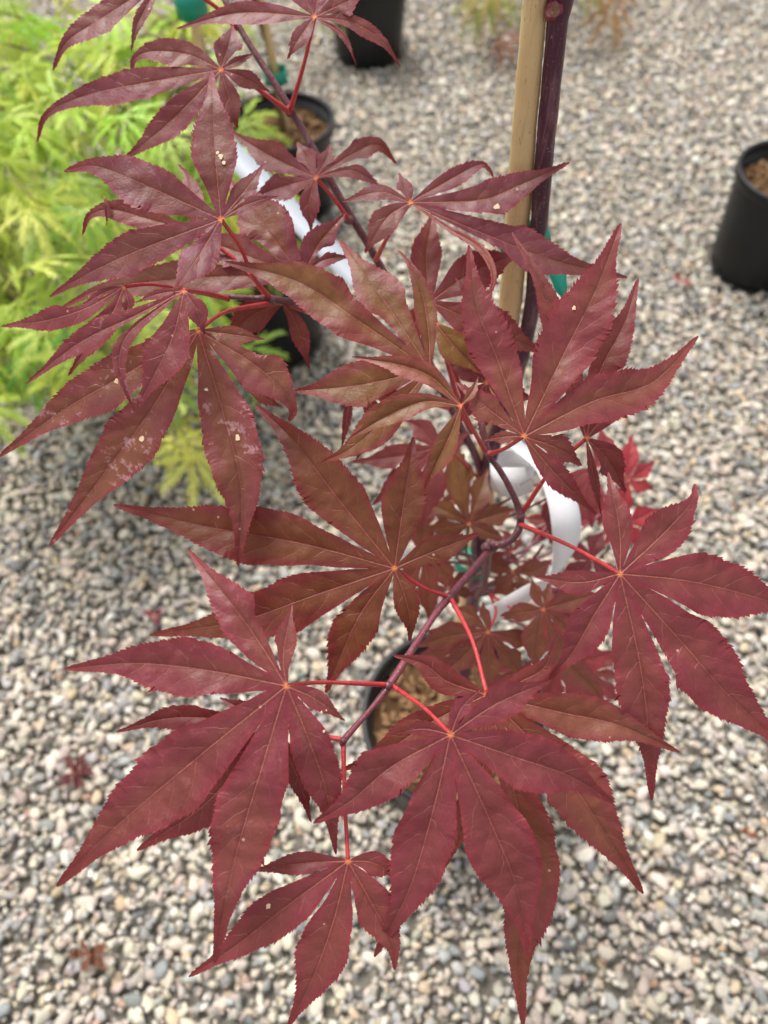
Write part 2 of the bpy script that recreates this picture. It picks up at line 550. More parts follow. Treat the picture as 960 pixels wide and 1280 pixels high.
# ------------------------------------------------------------------ pots
def make_pot(site, label, seed, scale=1.0):
    root = empty('plant_pot', site)
    tag(root, label, 'plant pot', 'black nursery pots on the gravel')
    h, r = POT_H, POT_R
    wall = lathe_mesh('pot_wall', [(0.0, 0.004), (0.062, 0.003), (0.068, 0.0), (0.0735, 0.002), (0.0755, 0.008), (0.0805, 0.07),
                                   (0.0868, h - 0.016), (0.0868, h - 0.013), (0.0845, h - 0.013), (0.0790, 0.08), (0.0740, 0.012), (0.0, 0.012)], wob=0.006)
    under_local(obj('wall', wall, M['pot']), root)
    rim = lathe_mesh('pot_rim', [(0.0872, h - 0.0165), (0.0925, h - 0.0155), (0.0935, h - 0.013), (r, h - 0.003), (r - 0.0008, h - 0.0006), (r - 0.003, h),
                                 (0.0885, h - 0.0004), (0.0868, h - 0.002), (0.0852, h - 0.0135), (0.0872, h - 0.0165)], wob=0.006)
    under_local(obj('rim', rim, M['pot']), root)
    rr = random.Random(seed)
    off = Vector((seed * 3.7, seed * 1.3, 0))
    v, f = [], []
    NR, NS = 16, 48
    for i in range(NR + 1):
        q = 0.0838 * i / NR
        for k in range(NS):
            th = 2 * math.pi * k / NS
            p = Vector((q * math.cos(th), q * math.sin(th), 0))
            z = h - 0.030 + 0.010 * noise.noise(p * 28 + off) + 0.005 * noise.noise(p * 110 + off) + 0.008 * (1 - i / NR)
            v.append((p.x, p.y, z))
    for i in range(NR):
        for k in range(NS):
            a, b_ = i * NS + k, i * NS + (k + 1) % NS
            f.append((a, b_, b_ + NS, a + NS))
    soil = obj('soil', mesh('soil', v, f), M['soil'])
    under_local(soil, root)
    bm = bmesh.new()
    for _ in range(260):
        a, q = rr.uniform(0, 6.28), 0.08 * math.sqrt(rr.random())
        p = Vector((q * math.cos(a), q * math.sin(a), 0))
        z = h - 0.027 + 0.010 * noise.noise(p * 28 + off) + 0.008 * (1 - q / 0.0838)
        l, w, t_ = rr.uniform(0.003, 0.011), rr.uniform(0.0015, 0.0045), rr.uniform(0.0008, 0.0022)
        mtx = Matrix.Translation((p.x, p.y, z)) @ Euler((rr.gauss(0, .5), rr.gauss(0, .5), rr.uniform(0, 6.28))).to_matrix().to_4x4() @ Matrix.Diagonal((l, w, t_, 1))
        bmesh.ops.create_icosphere(bm, subdivisions=1, radius=1.0, matrix=mtx)
    me = bpy.data.meshes.new('bark_chips'); bm.to_mesh(me); bm.free()
    c = obj('bark_chips', me, M['chip']); under_local(c, root); c['kind'] = 'stuff'
    return root

def under_local(o, parent):
    o.parent = parent
    return o

make_pot(pot_sites['maple'], 'black pot with soil at the foot of the red maple', 3)
make_pot(pot_sites['A'], 'round black pot with brown soil below the green tie, upper left', 5)
make_pot(pot_sites['B'], 'black pot mostly hidden behind red leaves on the left', 7)
make_pot(pot_sites['C'], 'black pot cut by the top edge of the picture', 9)
make_pot(pot_sites['E'], 'black pot standing alone at the right edge on gravel', 12).scale = (1, 1, 1.1)
make_pot(pot_sites['L'], 'black pot under the green feathery foliage at the left edge', 14)

# ------------------------------------------------------------------ maple leaves
PROF_T = [0, .06, .12, .2, .3, .42, .52, .62, .72, .8, .87, .93, .97, 1.0]
PROF_W = [.10, .19, .30, .46, .69, .93, 1.0, .90, .64, .385, .23, .15, .105, 0.03]
# smooth version of the profile
_q = np.linspace(0, 1, 201)
_p = np.interp(_q, PROF_T, PROF_W)
for _ in range(5):
    _p[1:-1] = (_p[:-2] + 2 * _p[1:-1] + _p[2:]) / 4

LEAFSEED = [0]
def build_leaf(name, c, d, lobes, tint=(0.17, 0.036, 0.042), olive=0.3, residue=0.0, tilt=(0, 0), fold=0.22, spots=(),
               parent=None, place=None, serr=1.0, ds=1.8):
    """c: hub pixel, d: its depth; lobes: (points to the tip, width, droop[, hub override])"""
    LEAFSEED[0] += 1
    rr = random.Random(LEAFSEED[0] * 17 + 5)
    if place is None:
        place = lambda x, y, off: up(x, y, d + off)
    k = d / FPX
    L = []
    for lb in lobes:
        pts, w = lb[0], lb[1]
        dr = lb[2] if len(lb) > 2 and lb[2] is not None else rr.uniform(0.04, 0.2)
        st = lb[3] if len(lb) > 3 and lb[3] else None
        pts = [tuple(st if st else c)] + [tuple(p) for p in pts]
        q = catmull(pts, 60)
        ln = float(np.sum(np.linalg.norm(np.diff(q, axis=0), axis=1)))
        n = max(10, int(round(ln / ds)))
        S = catmull(pts, n + 1)
        m_ = min(n, max(3, int(0.22 * n)))
        a = math.atan2(S[m_][1] - S[0][1], S[m_][0] - S[0][0])
        L.append(dict(tint=lb[4] if len(lb) > 4 else tint, S=S, n=n, ln=ln, w=w * 0.5, dr=dr, a=a, free=st is not None))
    ring = sorted([l for l in L if not l['free']], key=lambda l: l['a'])
    for i, l in enumerate(ring):
        for sgn, o in ((1, ring[(i + 1) % len(ring)]), (-1, ring[i - 1])):
            da = (o['a'] - l['a']) * sgn % (2 * math.pi)
            l[sgn] = (math.tan(da / 2) if da < R(95) and o is not l else None, o)
    for l in L:
        if l['free']: l[1] = l[-1] = (None, None)
    us = [-1, -.84, -.48, -.24, -.06, 0.0, .06, .24, .48, .84, 1]
    NU = len(us)
    verts, faces, uvm, uvn = [], [], [], []
    tcol = []
    for l in L:
        S, n, ln = l['S'], l['n'], l['ln']
        T = np.gradient(S, axis=0)
        T /= np.linalg.norm(T, axis=1)[:, None] + 1e-9
        l['v0'] = len(verts)
        ex = rr.uniform(.80, 1.0)
        wsc = .94 if d < .4 else 1.0
        l['clip'] = {1: [False] * (n + 1), -1: [False] * (n + 1)}
        fld = fold * rr.uniform(0.5, 1.5)
        tooth = {s: dict(pos=rr.uniform(0, 6), per=rr.uniform(4.5, 6.5), amp=1) for s in (1, -1)}
        ph = [rr.uniform(0, 6.28) for _ in range(6)]
        rip = rr.uniform(0.04, 0.11)
        curl = rr.uniform(0, 1.6) if len(ring) > 1 and d < .4 else 0
        for i in range(n + 1):
            t = i / n
            s = t * ln
            x, y = S[i]
            tx, ty = T[i]
            nx, ny = -ty, tx            # +1 side: increasing angle
            base = wsc * l['w'] * float(np.interp(t ** ex, _q, _p))
            hw, tsh, hs_ = {}, {}, {}
            for sg in (1, -1):
                h_ = base * (1 + 0.05 * math.sin(s * 0.045 + ph[0] + sg) + 0.03 * math.sin(s * 0.11 + ph[1] * sg))
                tn = l[sg][0]
                push = 0
                web = 0.21 * min(ln, l[sg][1]['ln'], 270) if tn is not None else 0
                if tn is not None and s * tn < h_ and s <= web:
                    h_ = s * tn
                    l['clip'][sg][i] = True
                    hs_[sg] = h_
                else:
                    if tn is not None and s < 0.6 * ln:       # past the web a narrow slit parts the lobes
                        h_ = min(h_, max(0.1, s * tn - 0.4 - min(0.05 * max(0, s - web), 0.2 * s * tn)) + max(0, s / ln - .45) * 4 * h_)
                    tt = tooth[sg]
                    tt['pos'] += ds
                    if tt['pos'] > tt['per']:
                        tt['pos'] -= tt['per']; tt['per'] = rr.uniform(3.8, 7.6); tt['amp'] = rr.uniform(0.35, 1.3) * (1.9 if rr.random() < .07 else 1)
                    hs_[sg] = h_
                    fr = tt['pos'] / tt['per']
                    am = serr * tt['amp'] * min(3.4, 0.9 + 0.085 * base) * min(1, max(0, (t - 0.16) / 0.2)) * min(1, (1 - t) / 0.03)
                    h_ += am * 1.05 * (fr - 0.35)
                    push = am * 1.5 * fr * fr
                hw[sg] = max(h_, 0.05); tsh[sg] = push
            dz_mid = l['dr'] * ln * t * t + curl * ln * max(0, t - .72) ** 2
            for u in us:
                sg = 1 if u >= 0 else -1
                au = abs(u)
                wu = hs_[sg] * u + (hw[sg] - hs_[sg]) * (sg if au > .99 else 0)
                ps = tsh[sg] if au > .99 else 0
                X = x + nx * wu + tx * ps
                Y = y + ny * wu + ty * ps
                blend = min(1, t / 0.3)
                dz = dz_mid - fld * blend * hs_[sg] * (1.35 * au - 0.5 * au * au)
                dz += rip * blend * base * au * math.sin(s * 0.05 * (1 + .2 * sg) + ph[2 + (sg > 0)]) + 0.05 * blend * base * math.sin(s * 0.022 + ph[4])
                dz += 0.16 * base * blend * noise.noise(Vector((X * .022, Y * .022, LEAFSEED[0] * 3.1))) + 0.05 * base * blend * noise.noise(Vector((X * .07, Y * .07, LEAFSEED[0])))
                dz += tilt[0] * (X - c[0]) + tilt[1] * (Y - c[1])
                verts.append([X, Y, dz * k]); tcol.append(l['tint'])
                uvm.append((wu * k * 10, s * k * 10))          # metres*10 = mm/100
                uvn.append((u * 0.5 + 0.5, t))
        for i in range(n):
            for j in range(NU - 1):
                a = l['v0'] + i * NU + j
                faces.append((a, a + 1, a + NU + 1, a + NU))
    # weld the webs between neighbouring lobes
    for l in ring:
        o = l[1][1]
        if l[1][0] is None: continue
        for i in range(min(l['n'], o['n']) + 1):
            if l['clip'][1][i] and o['clip'][-1][i]:
                a, b_ = verts[l['v0'] + i * NU + NU - 1], verts[o['v0'] + i * NU]
                mean = [(p + q) / 2 for p, q in zip(a, b_)]
                a[:] = mean; b_[:] = mean
    P = [place(*v) for v in verts]
    nmain = len(faces)
    for sx, sy, sr in spots:
        bi = min(range(len(verts)), key=lambda q: (verts[q][0] - sx) ** 2 + (verts[q][1] - sy) ** 2)
        off = verts[bi][2]
        b0 = len(P)
        m_ = 9
        tcol.append(tint); P.append(place(sx, sy, off - 0.0006)); uvm.append((0, 0)); uvn.append((.5, .5))
        for q in range(m_):
            th = q * 6.2832 / m_
            rad = sr * .85 * rr.uniform(0.55, 1.3)
            tcol.append(tint); P.append(place(sx + rad * math.cos(th), sy + rad * math.sin(th), off - 0.0005)); uvm.append((0, 0)); uvn.append((.5, .5))
        for q in range(m_):
            faces.append((b0, b0 + 1 + q, b0 + 1 + (q + 1) % m_))
    me = mesh(name, P, faces)
    for nm, data in (('mm', uvm), ('unit', uvn)):
        lay = me.uv_layers.new(name=nm)
        idx = np.empty(len(me.loops), int); me.loops.foreach_get('vertex_index', idx)
        lay.data.foreach_set('uv', np.array(data, float)[idx].ravel())
    kk = rr.uniform(0.9, 1.1)
    ca = me.attributes.new('tint', 'FLOAT_COLOR', 'POINT')
    ca.data.foreach_set('color', np.concatenate([np.array(tcol) * kk, np.ones((len(P), 1))], 1).ravel())
    ca = me.attributes.new('extra', 'FLOAT_COLOR', 'POINT')
    ca.data.foreach_set('color', np.tile([olive, residue, 0, 1.0], len(P)))
    o = obj(name, me, [M['leaf'], M['spot']])
    if len(faces) > nmain:
        mi = [0] * nmain + [1] * (len(faces) - nmain)
        me.polygons.foreach_set('material_index', mi)
    # make the upper face look at the light: flip if the hub faces away from the camera
    if parent is not None: under(o, parent)
    return o

tree_base = Vector((pot_sites['maple'].x, pot_sites['maple'].y, POT_H - 0.02))
tree = empty('japanese_maple', tree_base)
tag(tree, 'young maple with deep red palmate leaves in the centre foreground', 'tree')

def px_tube(name, pts, mat, n=30, sides=10, lump=0.0, parent=tree):
    """pts: (x, y, depth, width in px)"""
    return tube(name, [(up(x, y, d), w * 0.43 * d / FPX) for x, y, d, w in pts], mat, parent, n, sides, lump, seed=len(bpy.data.objects))

def petiole(leaf, pts, w=5.4, mat=None):
    n = len(pts)
    q = [(x, y, d, w * (1.35 if i == n - 1 else (1.12 if i == 0 else 1.0))) for i, (x, y, d) in enumerate(pts)]
    o = tube('petiole', [(up(x, y, d), ww * 0.5 * d / FPX) for x, y, d, ww in q], mat or M['petiole'], None, 26, 10)
    o.parent = leaf                       # the leaf already sits at -tree_base: no extra offset
    return o

DARKRED = (0.158, 0.031, 0.037)
MAUVE = (0.142, 0.034, 0.048)
WINE = (0.168, 0.030, 0.041)
BROWN = (0.110, 0.022, 0.018)
LEAVES = [
 # name, hub, depth, lobes, options, petiole
 dict(c=(393,21), d=.335, tint=MAUVE, lobes=[([(300,16),(220,36)],32),([(374,48),(359,74)],24),([(425,6),(455,-8)],46),([(440,28),(478,52),(501,84)],22),([(428,44),(446,82)],9),([(372,-20),(340,-60)],40),([(402,-30),(410,-80)],44)],
      pet=[(393,22,.336),(380,80,.355),(363,137,.376)]),
 dict(c=(203,-26), d=.345, tint=MAUVE, lobes=[([(125,24),(84,52),(66,88)],40),([(173,28),(164,64)],17),([(150,-60),(110,-90)],40),([(215,-70),(220,-110)],40),([(245,-50),(270,-80)],30)],
      pet=[(203,-26,.347),(262,3,.36),(297,36,.373)]),
 dict(c=(276,87), d=.345, tint=MAUVE, lobes=[([(235,68),(190,64),(168,74),(166,92)],38,.1),([(200,100),(112,118),(60,142),(46,178)],42),([(215,150),(148,205)],42),([(288,128),(297,161)],30),([(286,55),(291,32)],40),([(300,75),(321,65)],13),([(302,96),(338,115)],25)],
      pet=[(276,87,.347),(310,103,.36),(363,141,.377)]),
 dict(c=(276,274), d=.300, tint=MAUVE, fold=.12, lobes=[([(268,180),(264,88)],60,.05),([(190,235),(122,208),(80,214)],64),([(180,310),(110,342),(62,371)],54),([(248,320),(216,366)],52,-.45),([(306,238),(331,204)],30),([(310,255),(348,245)],17)],
      spots=[(276,196,4),(280,203,3),(272,191,2.5)], pet=[(276,274,.302),(300,308,.31),(316,345,.325),(337,372,.342)]),
 dict(c=(378,348), d=.345, tint=MAUVE, olive=.5, lobes=[([(318,265),(284,222)],72),([(300,316),(222,288)],50),([(290,345),(190,352),(125,362),(73,387)],48),([(398,306),(432,266)],42,-.1),([(402,326),(442,320)],20)],
      pet=[(378,348,.347),(400,370,.37),(440,395,.405)]),
 dict(c=(250,292), d=.338, tint=DARKRED, lobes=[([(190,275),(140,262),(112,270),(103,294)],34),([(134,258),(134,270),(133,282)],8,None,(130,245)),([(235,225),(222,205)],30)], pet=[(250,292,.339),(300,330,.345),(335,372,.345)]),
 dict(c=(395,222), d=.372, tint=(0.15,.035,.045), lobes=[([(340,196),(288,164)],42),([(385,200),(371,177)],32),([(408,198),(412,180)],26),([(440,193),(472,181),(496,205)],31),([(440,213),(481,237)],21),([(387,250),(389,290)],28),([(345,236),(312,250)],40)],
      pet=[(395,222,.373),(418,249,.38),(436,275,.388)]),
 dict(c=(513,253), d=.335, tint=MAUVE, lobes=[([(475,240),(428,252)],22),([(484,272),(456,316)],38),([(505,232),(499,216)],22),([(560,226),(598,206),(611,211),(617,222)],26),([(600,250),(648,232),(712,203)],50,-.1),([(600,290),(690,325),(784,347)],62,.02),([(560,285),(600,310),(617,342),(608,372),(572,393)],11,-.75,None,(.16,.014,.014))],
      spots=[(621,258,4.5)], pet=[(513,253,.337),(488,290,.36),(470,325,.397)]),
 dict(c=(537,462), d=.312, tint=(0.15,.036,.028), olive=.75, serr=.8, lobes=[([(450,402),(372,352),(281,327)],66,.0),([(490,390),(450,335),(424,299)],62),([(536,420),(528,368),(513,332),(497,312)],30,.0),([(450,481),(367,489)],64,.12),([(490,515),(442,558),(401,579)],46,.0)],
      pet=[(537,462,.314),(560,490,.33),(590,540,.36)]),
 dict(c=(576,507), d=.290, tint=(0.23,.065,.05), olive=.9, lobes=[([(540,472),(500,456),(440,446)],30),([(530,502),(480,522),(436,549)],32),([(562,545),(530,611)],32),([(590,490),(598,470)],12)], fold=.42,
      pet=[(576,507,.292),(592,538,.318),(606,563,.347)], pw=5),
 dict(c=(538,377), d=.350, tint=DARKRED, lobes=[([(533,320),(543,256)],42),([(590,341),(654,315)],54),([(600,405),(682,442)],60),([(520,400),(515,440)],30)], pet=[(538,377,.352),(550,420,.37),(572,500,.41)]),
 dict(c=(545,405), d=.340, tint=(0.16,.08,.02), olive=1.0, lobes=[([(570,435),(602,468)],42)], pet=[(545,405,.342),(560,440,.36),(580,500,.38)]),
 dict(c=(655,545), d=.292, tint=DARKRED, olive=.35, lobes=[([(622,450),(596,382),(586,306)],64,.0),([(706,440),(746,360),(776,279)],84,.03),([(740,502),(815,478),(873,420)],66),([(612,512),(571,478)],44),([(630,546),(606,550)],16),([(700,562),(727,582)],42,.3),([(685,582),(716,615),(746,644)],32,.3),([(584,368),(569,347)],12,.0,(600,395))], serr=1.35,
      spots=[(717,385,3.2)], pet=[(655,545,.294),(632,560,.325),(612,568,.352)], pw=5),
 dict(c=(733,548), d=.318, tint=DARKRED, olive=.2, lobes=[([(748,470),(780,405),(798,348)],54,.0),([(705,430),(675,352),(640,291)],42,.0),([(760,575),(782,616)],40),([(743,600),(752,646)],13),([(770,500),(800,462)],34)], fold=.35,
      pet=[(733,548,.32),(689,588,.335),(652,642,.362)], pw=5),
 dict(c=(493,710), d=.322, tint=BROWN, olive=.38, lobes=[([(380,680),(262,659),(142,631)],76,.05),([(420,620),(366,550),(319,505)],74),([(503,640),(511,590),(517,546)],60,-.05),([(540,690),(599,667)],40,-.1),([(390,745),(300,776),(187,794)],72),([(452,765),(426,820),(407,866)],60),([(507,748),(513,780),(512,802)],36)], 
      pet=[(493,710,.324),(530,735,.33),(562,746,.337)]),
 dict(c=(248,413), d=.300, tint=(0.17,.045,.045), olive=.45, residue=.9, lobes=[([(160,466),(80,512),(-2,571)],66),([(190,510),(130,592),(62,682)],74),([(280,520),(301,610),(298,707)],76,.05),([(310,450),(350,484),(366,512),(361,527)],62,.0),([(290,418),(331,424)],24)],
      spots=[(177,548,4.6),(297,548,4.8),(258,487,3),(146,476,4)], pet=[(248,413,.302),(282,390,.32),(337,379,.343)]),
 dict(c=(230,363), d=.286, tint=WINE, olive=.1, residue=.55, lobes=[([(170,394),(100,428),(32,480)],36),([(216,420),(188,478),(172,508)],62),([(165,412),(149,450),(158,490),(169,514)],22),([(246,388),(256,418)],28),([(200,367),(169,378)],14)],
      pet=[(230,363,.288),(262,367,.318),(285,374,.338)], pw=5),
 dict(c=(155,358), d=.304, tint=WINE, olive=.1, residue=.2, lobes=[([(110,384),(60,400),(1,408)],34),([(138,395),(105,440),(85,470)],34),([(160,378),(157,398)],18),([(130,366),(98,385)],14)],
      pet=[(155,358,.305),(195,356,.315),(262,369,.335),(285,374,.338)], pw=4.6),
 dict(c=(352,378), d=.358, tint=(0.14,.03,.028), olive=.4, lobes=[([(315,395),(283,424)],46),([(370,405),(387,462)],24),([(330,497),(353,510)],16,None,(308,486))], pet=[(352,378,.358),(385,390,.375),(430,400,.4)]),
 dict(c=(440,478), d=.345, tint=DARKRED, lobes=[([(434,520),(426,568)],12),([(470,520),(445,575)],30),([(500,500),(520,480)],30)], pet=[(440,478,.347),(490,490,.37),(560,510,.42)]),
 dict(c=(358,857), d=.262, tint=WINE, olive=.24, residue=.12, lobes=[([(260,838),(170,829),(81,836)],76,.06),([(322,800),(282,745),(235,687)],64),([(354,818),(365,756)],30),([(250,944),(142,1036),(71,1108)],98),([(330,950),(292,1080),(268,1205)],88,.02),([(384,920),(408,990),(420,1068)],58,.3),([(395,874),(431,901)],28)],
      spots=[(402,890,1.8),(408,888,1.6),(405,914,2)], pet=[(358,857,.264),(405,853,.283),(485,856,.305)]),
 dict(c=(340,903), d=.288, tint=(0.12,.018,.022), olive=.1, lobes=[([(220,897),(145,915)],36),([(262,1000),(171,1063)],66),([(372,972),(389,1028)],30),([(300,885),(275,872)],24),([(330,980),(310,1040)],50)], pet=[(340,903,.289),(380,915,.293),(429,925,.291)]),  # leaf underneath: shadow from the blade above is painted into its darker tint
 dict(c=(435,1076), d=.276, tint=WINE, olive=.22, lobes=[([(380,1079),(312,1089)],32),([(362,1130),(292,1184),(236,1221)],62),([(417,1150),(392,1220),(360,1284)],68),([(465,1130),(490,1178),(494,1213)],56),([(465,1078),(497,1096)],34)],
      spots=[(335,1133,4.2)], pet=[(435,1076,.277),(431,1000,.283),(429,926,.291)]),
 dict(c=(563,918), d=.265, tint=WINE, olive=.12, lobes=[([(490,958),(440,1000),(392,1029)],74,-.06),([(542,1010),(512,1110),(468,1196)],82,.02),([(610,1020),(646,1110),(662,1197)],92,.05),([(640,945),(712,970),(767,1003)],78,.06),([(620,880),(689,850)],52),([(577,885),(600,862)],24),([(530,911),(496,916)],20)],
      pet=[(563,918,.267),(530,885,.283),(490,857,.306)]),
 dict(c=(608,868), d=.292, tint=(0.155,.038,.036), olive=.35, lobes=[([(700,890),(772,906),(849,940)],62,-.05),([(705,968),(755,1040),(804,1117)],82),([(645,1000),(664,1100),(650,1190),(654,1284)],80),([(540,902),(480,940),(424,964)],48),([(560,852),(530,830),(491,819)],38,-.1),([(600,980),(556,1085)],50),([(650,852),(682,832),(696,790)],26,-.3)],
      pet=[(608,866,.294),(590,800,.312),(563,747,.337)]),
 dict(c=(775,717), d=.285, tint=WINE, olive=.2, lobes=[([(774,660),(760,590)],38),([(826,670),(864,628),(869,605)],60),([(860,726),(940,745),(1012,768)],82),([(850,800),(912,870),(988,940)],92),([(800,830),(811,920),(815,1000)],76,.12),([(742,770),(716,815),(685,851)],54),([(725,728),(669,721)],32)],
      pet=[(775,717,.287),(712,682,.32),(649,655,.362)]),
 dict(c=(608,478), d=.365, tint=(0.13,.022,.03), olive=.1, lobes=[([(585,462),(556,450)],34),([(588,505),(574,528)],32),([(625,450),(640,425)],32),([(606,515),(600,545)],28),([(640,490),(668,500)],34)], pet=[(608,478,.367),(606,510,.365),(602,535,.352)], pw=4.5),
 # deeper leaves, out of focus
 dict(c=(570,812), d=0.47, tint=(0.14, 0.04, 0.035), olive=.3, lobes=[([(570, 823), (569, 834)], 9), ([(559, 829), (541, 839)], 17), ([(546, 816), (521, 820)], 21), ([(553, 797), (532, 787)], 19), ([(571, 794), (568, 776)], 15), ([(578, 803), (585, 793)], 10)], ds=4, pet=[(570,812,0.471),(583,783,0.508),(597,790,.55)]),
 dict(c=(650,840), d=0.47, tint=(0.17, 0.035, 0.04), olive=.3, lobes=[([(659, 833), (666, 825)], 9), ([(667, 846), (683, 853)], 15), ([(664, 861), (681, 879)], 21), ([(643, 862), (632, 882)], 19), ([(628, 849), (609, 866)], 20), ([(633, 836), (617, 832)], 14)], ds=4, pet=[(650,840,0.471),(623,797,0.508),(597,790,.55)]),
 dict(c=(720,770), d=0.5, tint=(0.19, 0.035, 0.045), olive=.3, lobes=[([(723, 783), (724, 797)], 11), ([(710, 786), (702, 804)], 16), ([(703, 773), (685, 772)], 15), ([(698, 760), (679, 746)], 20), ([(717, 745), (715, 719)], 21), ([(725, 761), (731, 752)], 9)], ds=4, pet=[(720,770,0.501),(658,762,0.522),(597,770,.55)]),
 dict(c=(560,735), d=0.5, tint=(0.13, 0.045, 0.03), olive=.3, lobes=[([(544, 736), (529, 736)], 13), ([(549, 720), (534, 709)], 16), ([(560, 715), (556, 696)], 17), ([(576, 723), (596, 717)], 17), ([(577, 740), (595, 744)], 15), ([(568, 746), (571, 761)], 12)], ds=4, pet=[(560,735,0.501),(578,745,0.522),(597,735,.55)]),
 dict(c=(640,690), d=0.55, tint=(0.16, 0.04, 0.04), olive=.3, lobes=[([(643, 700), (650, 709)], 9), ([(630, 705), (625, 723)], 15), ([(624, 694), (608, 700)], 14), ([(624, 680), (609, 668)], 16), ([(637, 675), (627, 662)], 13), ([(646, 680), (651, 669)], 10)], ds=4, pet=[(640,690,0.551),(618,722,0.548),(597,700,.55)]),
 dict(c=(705,735), d=0.55, tint=(0.15, 0.03, 0.04), olive=.3, lobes=[([(710, 723), (720, 713)], 11), ([(718, 728), (728, 717)], 12), ([(724, 743), (740, 755)], 17), ([(714, 758), (733, 775)], 21), ([(696, 749), (682, 759)], 14), ([(691, 740), (676, 742)], 12)], ds=4, pet=[(705,735,0.551),(651,745,0.548),(597,735,.55)]),
 dict(c=(690,650), d=0.56, tint=(0.17, 0.035, 0.04), olive=.3, lobes=[([(700, 650), (709, 654)], 8), ([(701, 660), (711, 672)], 13), ([(690, 669), (696, 688)], 16), ([(677, 665), (664, 680)], 17), ([(671, 650), (653, 646)], 16), ([(683, 641), (676, 632)], 10)], ds=4, pet=[(690,650,0.561),(643,702,0.552),(597,700,.55)]),
 dict(c=(545,640), d=0.52, tint=(0.15, 0.05, 0.035), olive=.3, lobes=[([(539, 648), (533, 657)], 9), ([(522, 643), (499, 642)], 20), ([(534, 629), (522, 619)], 13), ([(545, 624), (553, 608)], 14), ([(561, 627), (580, 617)], 17), ([(556, 640), (566, 641)], 9)], ds=4, pet=[(545,640,0.521),(571,697,0.532),(597,700,.55)]),
 dict(c=(740,840), d=0.52, tint=(0.2, 0.03, 0.04), olive=.3, lobes=[([(740, 831), (741, 821)], 8), ([(758, 825), (782, 818)], 20), ([(758, 843), (776, 842)], 15), ([(757, 860), (776, 877)], 22), ([(735, 864), (730, 888)], 21), ([(727, 849), (713, 854)], 13)], ds=4, pet=[(740,840,0.521),(668,797,0.532),(597,790,.55)]),
 dict(c=(755,640), d=0.56, tint=(0.19, 0.03, 0.045), olive=.3, lobes=[([(751, 649), (749, 659)], 8), ([(734, 648), (714, 660)], 19), ([(736, 634), (719, 621)], 17), ([(747, 618), (744, 594)], 20), ([(765, 622), (772, 603)], 17), ([(766, 636), (777, 633)], 10)], ds=4, pet=[(755,640,0.561),(676,697,0.552),(597,700,.55)]),
 dict(c=(586,655), d=.47, tint=(0.13,.05,.025), olive=.9, lobes=[([(575,600),(566,545)],42),([(600,615),(610,585)],30),([(560,640),(531,626)],26),([(560,660),(533,660)],32),([(615,645),(645,636)],30),([(610,665),(630,672)],22)], ds=4, pet=[(586,655,.472),(583,690,.49),(596,715,.52)]),
 dict(c=(610,790), d=.43, tint=(0.15,.045,.035), olive=.5, lobes=[([(565,795),(518,808)],36),([(580,820),(550,845)],36),([(611,825),(612,862)],36),([(635,820),(655,848)],32),([(640,798),(676,802)],24),([(590,770),(564,758)],28),([(606,768),(603,752)],16)], ds=4, pet=[(610,790,.432),(620,765,.45),(612,742,.50)]),
 dict(c=(679,762), d=.42, tint=(0.18,.05,.045), olive=.5, lobes=[([(670,742),(664,722)],17),([(684,742),(686,728)],19),([(712,752),(746,742)],44),([(708,785),(732,812)],46),([(672,800),(668,835)],42),([(712,830),(742,860),(759,890)],42),([(655,765),(625,770)],26)], ds=4, pet=[(679,762,.422),(645,763,.45),(612,742,.50)]),
 dict(c=(700,820), d=.46, tint=(0.24,.035,.045), olive=.1, lobes=[([(715,850),(745,872)],40),([(690,855),(680,885)],36),([(730,825),(770,815)],36),([(690,790),(680,770)],30)], ds=4, pet=[(700,820,.462),(670,790,.48),(600,760,.535)]),
 dict(c=(700,600), d=.49, tint=(0.16,.03,.035), olive=.15, lobes=[([(700,630),(687,680)],40),([(720,610),(745,630)],40),([(690,580),(690,555)],30)], ds=4, pet=[(700,600,.49),(660,610,.5),(610,640,.525)]),
 dict(c=(640,715), d=.49, tint=(0.14,.04,.035), olive=.4, lobes=[([(630,732),(618,742)],30),([(652,725),(650,742)],36),([(665,715),(690,700)],34),([(620,705),(605,690)],24)], ds=4, pet=[(640,715,.49),(620,725,.5),(598,735,.545)]),
 dict(c=(530,698), d=.45, tint=(0.15,.045,.03), olive=.5, lobes=[([(535,735),(537,780)],32),([(550,712),(570,732)],24),([(515,720),(505,745)],28),([(528,670),(530,640)],30)], ds=4, pet=[(530,698,.45),(555,702,.47),(588,705,.53)]),
 dict(c=(545,560), d=.43, tint=(0.19,.045,.05), olive=.1, lobes=[([(500,570),(438,578)],30),([(510,590),(465,632)],32),([(535,600),(528,660)],46),([(525,535),(505,525)],30),([(570,550),(585,540)],24)], ds=4, pet=[(545,560,.43),(570,570,.45),(600,600,.495)]),
 dict(c=(740,700), d=.50, tint=(0.13,.025,.035), olive=.1, lobes=[([(720,720),(700,745)],34),([(745,680),(756,665)],26),([(725,690),(705,690)],26),([(760,720),(775,740)],30)], ds=4, pet=[(740,700,.50),(690,730,.52),(596,745,.55)]),
 dict(c=(785,601), d=.56, tint=(0.36,.035,.05), olive=0, lobes=[([(787,570),(790,542)],24),([(800,592),(819,577)],22),([(800,606),(816,612)],20),([(780,625),(772,650)],22),([(770,595),(758,585)],20)], ds=3, pet=[(785,601,.56),(740,640,.57),(595,720,.55)]),  # bright tint: glow of light through the blade is put into the colour
 dict(c=(786,655), d=.55, tint=(0.34,.03,.045), olive=0, lobes=[([(805,645),(824,636)],28),([(793,668),(797,685)],20),([(775,660),(755,680)],24),([(770,640),(757,628)],22)], ds=3, pet=[(786,655,.55),(730,690,.56),(593,735,.55)]),  # light shining through this blade is likewise painted into its red tint
